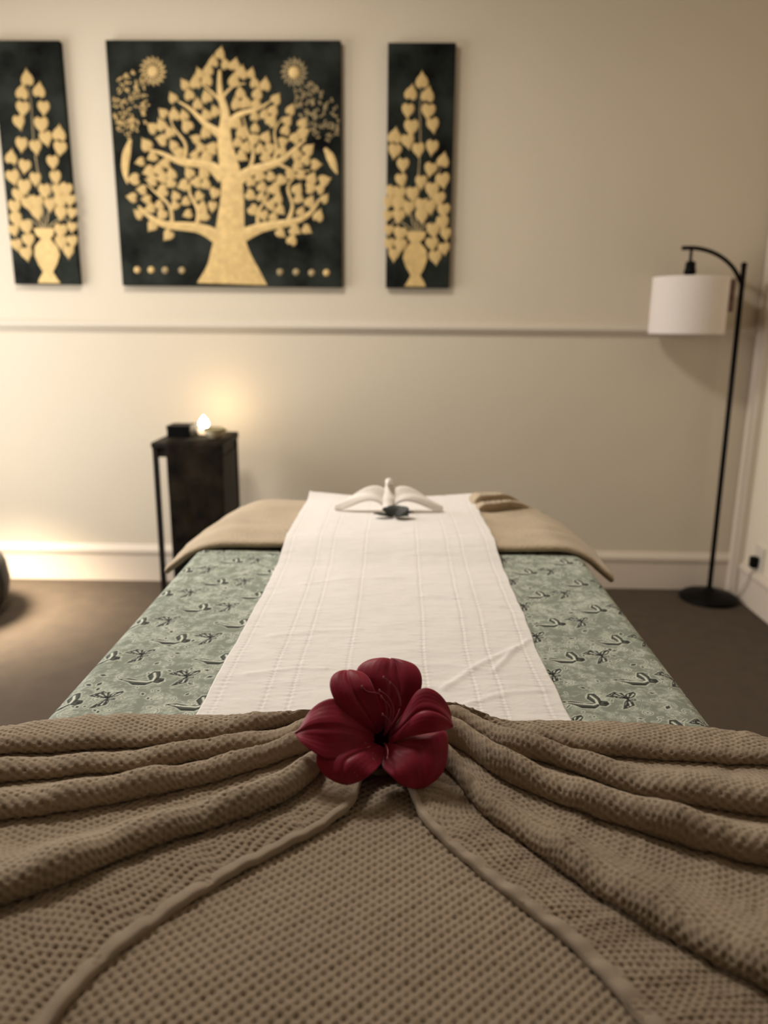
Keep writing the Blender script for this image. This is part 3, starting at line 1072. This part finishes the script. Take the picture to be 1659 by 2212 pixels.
def tree_painting():
    x0, x1, z0, z1 = -1.213, -.261, 1.352, 2.302
    root, cx = painting('tree_painting', x0, x1, z0, z1, 'square painting of a spreading golden tree on a dark green ground')
    yf = YC - TH
    K = 2.074

    def wpt(q):
        p = ony(q[0] / K, 60 + q[1] / K, yf)
        return np.array((p[0] - cx, p[2] - z0))
    pxm = .00055                                   # metres per crop unit (about)
    sc = lambda w: [a * .000865 for a in w]

    def rib(pts, w, n=18):
        return ribbon_poly([wpt(q) for q in pts], sc(w), n)
    trunk = [rib([(1040, 1148), (1038, 1085), (1030, 985), (1035, 850), (1040, 720), (1022, 600), (1005, 480), (1008, 380), (988, 300), (985, 190)],
                 [350, 225, 150, 128, 108, 96, 72, 46, 30, 14], 40)]
    tr = strips('trunk', root, trunk, M['gold'], -TH, .006)
    B = [([(985, 945), (890, 898), (760, 885), (690, 860), (620, 800)], [70, 46, 38, 26, 12]),
         ([(1070, 940), (1190, 890), (1320, 868), (1400, 820), (1430, 770)], [66, 46, 36, 24, 12]),
         ([(1000, 670), (930, 615), (810, 600), (730, 565), (660, 545)], [66, 42, 34, 20, 10]),
         ([(1055, 690), (1130, 640), (1240, 605), (1320, 545), (1370, 500)], [62, 42, 34, 22, 10]),
         ([(995, 480), (920, 430), (860, 370), (800, 330)], [46, 28, 18, 8]),
         ([(1020, 440), (1070, 390), (1150, 365), (1210, 330)], [40, 24, 16, 8]),
         ([(1110, 650), (1135, 560), (1110, 470), (1090, 400)], [20, 16, 12, 6]),
         ([(880, 895), (885, 810), (850, 740), (860, 680)], [26, 18, 14, 8]),
         ([(770, 885), (760, 800), (700, 740), (660, 700)], [20, 14, 12, 6]),
         ([(1290, 868), (1310, 790), (1290, 720), (1330, 660)], [24, 16, 12, 6]),
         ([(1160, 900), (1160, 820), (1200, 750), (1180, 690)], [20, 14, 10, 6]),
         ([(820, 600), (830, 520), (780, 450), (760, 380)], [20, 14, 10, 6]),
         ([(1220, 610), (1240, 540), (1230, 470), (1270, 400)], [20, 14, 10, 6]),
         ([(990, 330), (940, 280), (900, 250)], [16, 10, 6]),
         ([(990, 320), (1050, 260), (1100, 250)], [16, 10, 6]),
         ([(1240, 605), (1320, 640), (1390, 640)], [16, 10, 6])]
    for pts, w in B:
        strips('branch', root, [rib(pts, w)], M['gold'], -TH, .0035)
    crown = np.array([(985, 95), (1040, 140), (1100, 165), (1185, 220), (1245, 300), (1315, 350), (1375, 420), (1405, 520), (1400, 580), (1460, 640), (1482, 720),
                      (1465, 820), (1420, 890), (1345, 960), (1290, 975), (1260, 950), (1290, 905), (1150, 900), (1085, 880), (950, 880), (830, 915), (745, 948), (690, 920),
                      (625, 875), (575, 800), (570, 720), (590, 650), (625, 560), (650, 460), (690, 410), (740, 330), (790, 255), (870, 200), (935, 150)], float)
    skel = [([(1040, 1148), (1030, 985), (1040, 720), (1005, 480), (1008, 380), (985, 190)], [350, 150, 108, 72, 46, 14])] + B
    pl = []
    r3 = random.Random(4)
    lim = [(spline(np.array(p, float), 30), np.interp(np.linspace(0, 1, 30), np.linspace(0, 1, len(w)), w)) for p, w in skel]
    # edge leaves first, then the inside
    closed = np.vstack([crown, crown[:1]])
    seg = np.linalg.norm(np.diff(closed, axis=0), axis=1)
    Lc = np.concatenate([[0], np.cumsum(seg)])
    cand = []
    for q in np.arange(0, Lc[-1], 43):
        p = np.array((np.interp(q, Lc, closed[:, 0]), np.interp(q, Lc, closed[:, 1])))
        c = np.array((1030, 560))
        cand.append(p + (c - p) / np.linalg.norm(c - p) * 20)
    for _ in range(9000):
        p = np.array((r3.uniform(560, 1490), r3.uniform(95, 980)))
        if polydist(np.array([p[0]]), np.array([p[1]]), crown)[0] < -16:
            cand.append(p)
    for p in cand:
        if any((p[0] - q[0]) ** 2 + (p[1] - q[1]) ** 2 < 42 ** 2 for q in pl):
            continue
        if any((np.hypot(S[:, 0] - p[0], S[:, 1] - p[1]) - w / 2).min() < (14 if j else 22) for j, (S, w) in enumerate(lim)):
            continue
        pl.append(p)
    for p in pl[:292]:
        x, z = wpt(p)
        dx = (p[0] - 1030) / 450
        up = (560 - p[1]) / 450
        if up > .2 or r3.random() < .35:
            ang = dx * .7 + r3.uniform(-.35, .35)
        else:
            ang = math.atan2(dx, up * .6) + r3.uniform(-.5, .5)
        add_leaf(root, x, z, .0465 * r3.uniform(.88, 1.12), ang, r3.uniform(.92, 1.1))
    for (qx, qy, bright) in ((685, 195, True), (1318, 200, False)):
        x, z = wpt((qx, qy))
        disc('medallion', root, x, z, .0235, M['gold'], .005)
        segs = []
        nr = 16
        for i in range(nr):
            a = 2 * math.pi * i / nr
            for r0, r1, w, da in ((.027, .034, .006, 0), (.034, .056, .008, .2)):
                p0 = np.array((x + r0 * math.cos(a + da), z + r0 * math.sin(a + da)))
                p1 = np.array((x + r1 * math.cos(a + da + .2), z + r1 * math.sin(a + da + .2)))
                segs.append(ribbon_poly([p0, (p0 + p1) / 2 + .001, p1], [w, w * 1.1, .0015], 5))
        strips('ray_ring', root, segs, M['gold'] if bright else M['golddull'], -TH, .002)
    for q in ((615, 1085), (677, 1085), (740, 1087), (815, 1087), (1255, 1095), (1327, 1095), (1397, 1098), (1463, 1098)):
        x, z = wpt(q)
        disc('coin', root, x, z, .0145, M['gold'] if q[0] < 700 or q[0] > 1440 else M['golddull'], .006, 16)
    # leafy sprays at both upper corners with a hanging plume each
    for sgn, cxp, cyp, tail in ((-1, 585, 345, [(585, 500), (568, 560), (560, 640), (572, 700)]), (1, 1425, 375, [(1455, 540), (1480, 580), (1500, 630), (1512, 655)])):
        segs = []
        tilt = 0 if sgn < 0 else -.55
        for k in range(150):
            rr, a = math.sqrt(r3.random()), r3.uniform(0, 6.283)
            ex, ey = rr * 82 * math.cos(a), rr * 150 * math.sin(a)
            qx = cxp + ex * math.cos(tilt) - ey * math.sin(tilt)
            qy = cyp + ex * math.sin(tilt) + ey * math.cos(tilt)
            p0 = wpt((min(max(qx, 510), 1515), qy))
            b = r3.uniform(0, 6.28)
            ln = r3.uniform(.010, .018)
            d = np.array((math.cos(b), math.sin(b))) * ln
            segs.append(ribbon_poly([p0 - d / 2, p0 + np.array((-d[1], d[0])) * .12, p0 + d / 2], [.0015, .008, .0015], 6))
        strips('leaf_spray', root, segs, M['golddull' if sgn > 0 else 'gold'], -TH, .003)
        A = ribbon_poly([wpt(q) for q in tail], sc([14, 40, 34, 6]), 12)
        strips('plume', root, [A], M['gold'], -TH, .004)


tree_painting()

VASE_LEAVES = [(355, 400), (265, 495), (405, 510), (240, 635), (410, 640), (450, 750), (270, 770), (130, 840), (240, 880), (445, 930), (330, 950), (130, 960),
               (540, 1035), (200, 1075), (435, 1110), (540, 1200), (185, 1200), (355, 1215), (450, 1280), (285, 1315), (510, 1350), (105, 1300), (172, 1312), (78, 1390),
               (160, 1400), (250, 1430), (360, 1410), (432, 1420), (550, 1450), (72, 1500), (165, 1500), (365, 1500), (545, 1555), (80, 1620), (178, 1650), (465, 1620),
               (572, 1650), (85, 1740), (180, 1750), (455, 1735), (560, 1775), (125, 1830), (485, 1850)]


def vase_painting(x0, x1, z0, z1, mirror, label, name='vase_painting'):
    root, cx = painting(name, x0, x1, z0, z1, label)
    w, h = x1 - x0, z1 - z0

    def pt(q):
        u = (q[0] - 62) / 560.0 + .02 * (q[1] - 1000) / 1000
        v = (q[1] - 105) / 2015.0
        if mirror:
            u = 1 - u
        u = min(max(u, .02), .98)
        return np.array(((u - .5) * w, (1 - v) * h))
    r3 = random.Random(9)
    for q in VASE_LEAVES:
        x, z = pt(q)
        up = q[1] < 860 and (q in VASE_LEAVES[:3] or q == (130, 840))
        a = r3.uniform(-.25, .25) + (0 if up or q[1] < 520 or q == (540, 1035) else math.pi)
        add_leaf(root, x, z, .060 * r3.uniform(.92, 1.06) * (1 if q[0] > 90 and q[0] < 560 else .8), a, r3.uniform(.95, 1.1))
    stems = []
    for s in ([(315, 1630), (320, 1300), (345, 900), (340, 600), (355, 430)], [(300, 1630), (230, 1300), (190, 1100), (140, 900)],
              [(330, 1630), (400, 1400), (480, 1200), (540, 1050)], [(290, 1640), (200, 1560), (110, 1560), (80, 1700)], [(340, 1640), (430, 1560), (530, 1600), (565, 1720)]):
        stems.append(ribbon_poly([pt(q) for q in s], [.006, .005, .003], 14))
    strips('stem', root, stems, M['golddull'], -TH, .0015)
    out = [(228, 1632), (402, 1632), (385, 1690), (345, 1722), (405, 1790), (412, 1870), (385, 1950), (352, 2010), (388, 2070), (402, 2108),
           (212, 2108), (238, 2070), (270, 2010), (228, 1940), (200, 1860), (214, 1790), (270, 1722), (240, 1690)]
    bm = bmesh.new()
    P = [pt(q) for q in out]
    if mirror:
        P = P[::-1]
    A = [bm.verts.new((p[0], -TH, p[1])) for p in P]
    Bv = [bm.verts.new((p[0], -TH - .004, p[1])) for p in P]
    bm.faces.new(Bv)
    for i in range(len(P)):
        j = (i + 1) % len(P)
        bm.faces.new((A[i], A[j], Bv[j], Bv[i]))
    bm_obj('vase', bm, M['gold'], root)
    return root


vase_painting(-.073, .200, 1.352, 2.294, False, 'narrow painting of a golden vase of leaves, right of the tree painting')
vase_painting(-1.684, -1.398, 1.354, 2.300, True, 'narrow painting of golden leaves in a vase, at the left edge of the photo')

# ------------------------------------------------------------------ floor lamp
LX, LY = 1.408, 3.288
lamp = empty('floor_lamp', (LX, LY, 0), 'black arched floor lamp with cream drum shade in the right corner', 'lamp')
bm = bmesh.new()
lathe(bm, [(.118, 0), (.127, .006), (.127, .014), (.112, .024), (.075, .034), (.030, .042), (.018, .052), (.012, .062)], n=40)
bm_obj('base', bm, M['black'], lamp, True)
bm = bmesh.new()
tube(bm, [(0, 0, .05), (-.006, 0, .7), (-.014, 0, 1.445)], .0105, 12)
bmesh.ops.create_icosphere(bm, subdivisions=2, radius=.013, matrix=Matrix.Translation((-.014, 0, 1.447)))
bm_obj('pole', bm, M['black'], lamp, True)
bm = bmesh.new()
tube(bm, spline([(-.017, 0, 1.375), (-.050, 0, 1.428), (-.100, 0, 1.472), (-.160, 0, 1.500), (-.225, 0, 1.512), (-.272, 0, 1.511)], 24), .0085, 10)
bm_obj('arm', bm, M['black'], lamp, True)
bm = bmesh.new()
tube(bm, [(-.234, 0, 1.510), (-.233, 0, 1.45)], .006, 10)
lathe(bm, [(.008, 1.462), (.019, 1.458), (.021, 1.430), (.024, 1.424), (.024, 1.412), (.014, 1.406)], (-.231, 0, 0), 20)
bm_obj('socket', bm, M['black'], lamp, True)
bm = bmesh.new()
tube(bm, [(-.231, 0, 1.408), (-.231, 0, 1.37)], .012, 10)
bmesh.ops.create_uvsphere(bm, u_segments=16, v_segments=10, radius=.03, matrix=Matrix.Translation((-.231, 0, 1.33)))
bm_obj('bulb', bm, M['bulb'], lamp, True)
bm = bmesh.new()
SXC, SR = -.223, .150
lathe(bm, [(SR - .003, 1.172), (SR, 1.170), (SR, 1.176), (SR, 1.392), (SR, 1.398), (SR - .003, 1.398), (SR - .004, 1.39), (SR - .004, 1.176), (SR - .003, 1.172)], (SXC, 0, 0), 56, False)
bm_obj('lamp_shade', bm, M['shade'], lamp, True)
bm = bmesh.new()
for k in range(3):
    a = 2 * math.pi * k / 3 + .4
    tube(bm, [(-.231, 0, 1.407), (SXC + (SR - .003) * math.cos(a), (SR - .003) * math.sin(a), 1.392)], .002, 6)
bm_obj('shade_spider', bm, M['black'], lamp, True)
bm = bmesh.new()
tube(bm, [(-.0165, -.004, 1.398), (-.040, -.004, 1.404), (-.052, -.004, 1.392)], .0012, 6)
box(bm, np.array((-.073, -.006, 1.262)), np.array((-.040, -.004, 1.392)), .0008)
tg = bm_obj('tag', bm, M['tag'], lamp)
tg['label'] = 'dark maroon hanging paper tag'
bm = bmesh.new()
tube(bm, spline([(.010, .085, .022), (.06, .10, .008), (.108, .045, .010), (.120, -.03, .045), (.124, -.085, .12), (.128, -.115, .20)], 30), .0035, 8)
cord = bm_obj('cord', bm, M['outlet'], lamp, True)
cord['label'] = 'pale cord running to the wall plug'
bm = bmesh.new()
box(bm, np.array((.112, -.134, .190)), np.array((.1425, -.098, .240)), .006)
pg = bm_obj('plug', bm, M['black'], lamp)

ot = empty('wall_outlet', (XR, LY - .113, .2), 'pale outlet plate low on the right wall holding a black plug', 'outlet')
bm = bmesh.new()
box(bm, np.array((-.008, -.045, -.035)), np.array((0, .035, .085)), .003)
bm_obj('plate', bm, M['outlet'], ot)
bm = bmesh.new()
for z in (-.004, .052):
    box(bm, np.array((-.0095, -.022, z - .014)), np.array((-.007, .014, z + .014)), .001)
bm_obj('socket_face', bm, M['trim'], ot)

# ------------------------------------------------------------------ side table and what stands on it
TX0, TX1, TY0, TY1, TZ = -.996, -.708, 2.98, 3.29, .733
st = empty('side_table', ((TX0 + TX1) / 2, (TY0 + TY1) / 2, 0), 'tall dark slender-legged side table draped with dark patterned cloth against the wall', 'side table')
off = np.array(((TX0 + TX1) / 2, (TY0 + TY1) / 2, 0))
part_box('table_top', (TX0, TY0, TZ - .022), (TX1, TY1, TZ), M['wood'], st, off, .004)
part_box('apron', (TX0 + .012, TY0 + .012, TZ - .060), (TX1 - .012, TY1 - .012, TZ - .0225), M['wood'], st, off, .003)
for x in (TX0 + .004, TX1 - .024):
    for y in (TY0 + .004, TY1 - .024):
        part_box('leg', (x, y, 0), (x + .020, y + .020, TZ - .0225), M['wood'], st, off, .002)
part_box('side_panel', (TX1 - .019, TY0 + .026, .06), (TX1 - .008, TY1 - .026, TZ - .0605), M['wood'], st, off, .002)
dx0, dx1 = TX0 + .064, TX1 + .003
# dark cloth hung over the front
a = np.linspace(0, 1, 60)[:, None]
L = np.linspace(0, .98, 90)[None]
yy = np.where(L < .28, TY1 - .02 - L, TY0 - .007)
zz = np.where(L < .28, TZ + .004, TZ + .004 - (L - .28))
rip = .0035 * np.sin(a * 9 + 2.2 * np.sin(L * 4) + 1.0) * np.clip((L - .28) * 4, 0, 1)
yy = yy - np.abs(rip) - .004 * np.clip((L - .28) * 6, 0, 1)
xx = dx0 + (dx1 - dx0) * a + .008 * (L > .28) * (L - .28) * np.cos(a * np.pi)
P = np.stack([xx + 0 * L, yy + 0 * a, zz + 0 * a], -1)
cl = link('table_cloth', grid_mesh('table_cloth', P - off), M['cloth'], st)
md = cl.modifiers.new('thick', 'SOLIDIFY')
md.thickness = .004

bx = empty('black_box', (-.908, 3.12, TZ + .006), 'small black box on the left of the side table', 'box')
bm = bmesh.new()
box(bm, np.array((-.048, -.05, 0)), np.array((.048, .05, .036)), .003)
bm_obj('box_body', bm, M['black'], bx)
bm = bmesh.new()
box(bm, np.array((-.050, -.052, .0365)), np.array((.050, .052, .050)), .003)
bm_obj('box_lid', bm, M['black'], bx)

cn = empty('candle', (-.833, 3.19, TZ + .006), 'glowing lit candle in the middle of the side table', 'candle')
bm = bmesh.new()
lathe(bm, [(.022, 0), (.025, .004), (.025, .022), (.021, .025), (.003, .023)], n=24)
bm_obj('wax', bm, M['wax'], cn, True)
bm = bmesh.new()
lathe(bm, [(.002, .023), (.015, .030), (.021, .042), (.019, .054), (.010, .068), (.001, .080)], n=20)
bm_obj('flame', bm, M['glow'], cn, True)
light('candle_light', 'POINT', (-.800, 3.27, TZ + .11), 0.9, (1, .72, .38), shadow_soft_size=.02)

bw = empty('ceramic_bowl', (-.757, 3.07, TZ + .006), 'cream ceramic bowl with olive rim, right of the candle', 'bowl')
bm = bmesh.new()
lathe(bm, [(.020, 0), (.024, .004), (.040, .022), (.046, .036), (.043, .036), (.036, .022), (.018, .008)], n=28)
bm_obj('bowl_body', bm, M['bowl'], bw, True)
bm = bmesh.new()
lathe(bm, [(.0462, .034), (.0485, .037), (.0485, .042), (.0455, .044), (.043, .041), (.043, .0365)], n=28, cap=False)
rim = bm_obj('rim', bm, M['oil'], bw, True)
rim['label'] = 'olive glazed rim'

# ------------------------------------------------------------------ dark pouf, cut off by the left edge
pf = empty('floor_pouf', (-1.885, 2.93, 0), 'dark rounded leather pouf on the carpet, cut off by the left edge', 'pouf')
bm = bmesh.new()
lathe(bm, [(.15, 0), (.205, .02), (.242, .07), (.255, .14), (.246, .21), (.215, .262), (.15, .288), (.02, .292)], n=40)
bm_obj('cushion', bm, M['pouf'], pf, True)
bm = bmesh.new()
for k in range(8):
    a = 2 * math.pi * k / 8
    tube(bm, [((r + .001) * math.cos(a), (r + .001) * math.sin(a), z) for r, z in ((.205, .02), (.242, .07), (.255, .14), (.246, .21), (.215, .262), (.15, .288), (.02, .292))], .003, 6)
bm_obj('seam', bm, M['pouf'], pf, True)
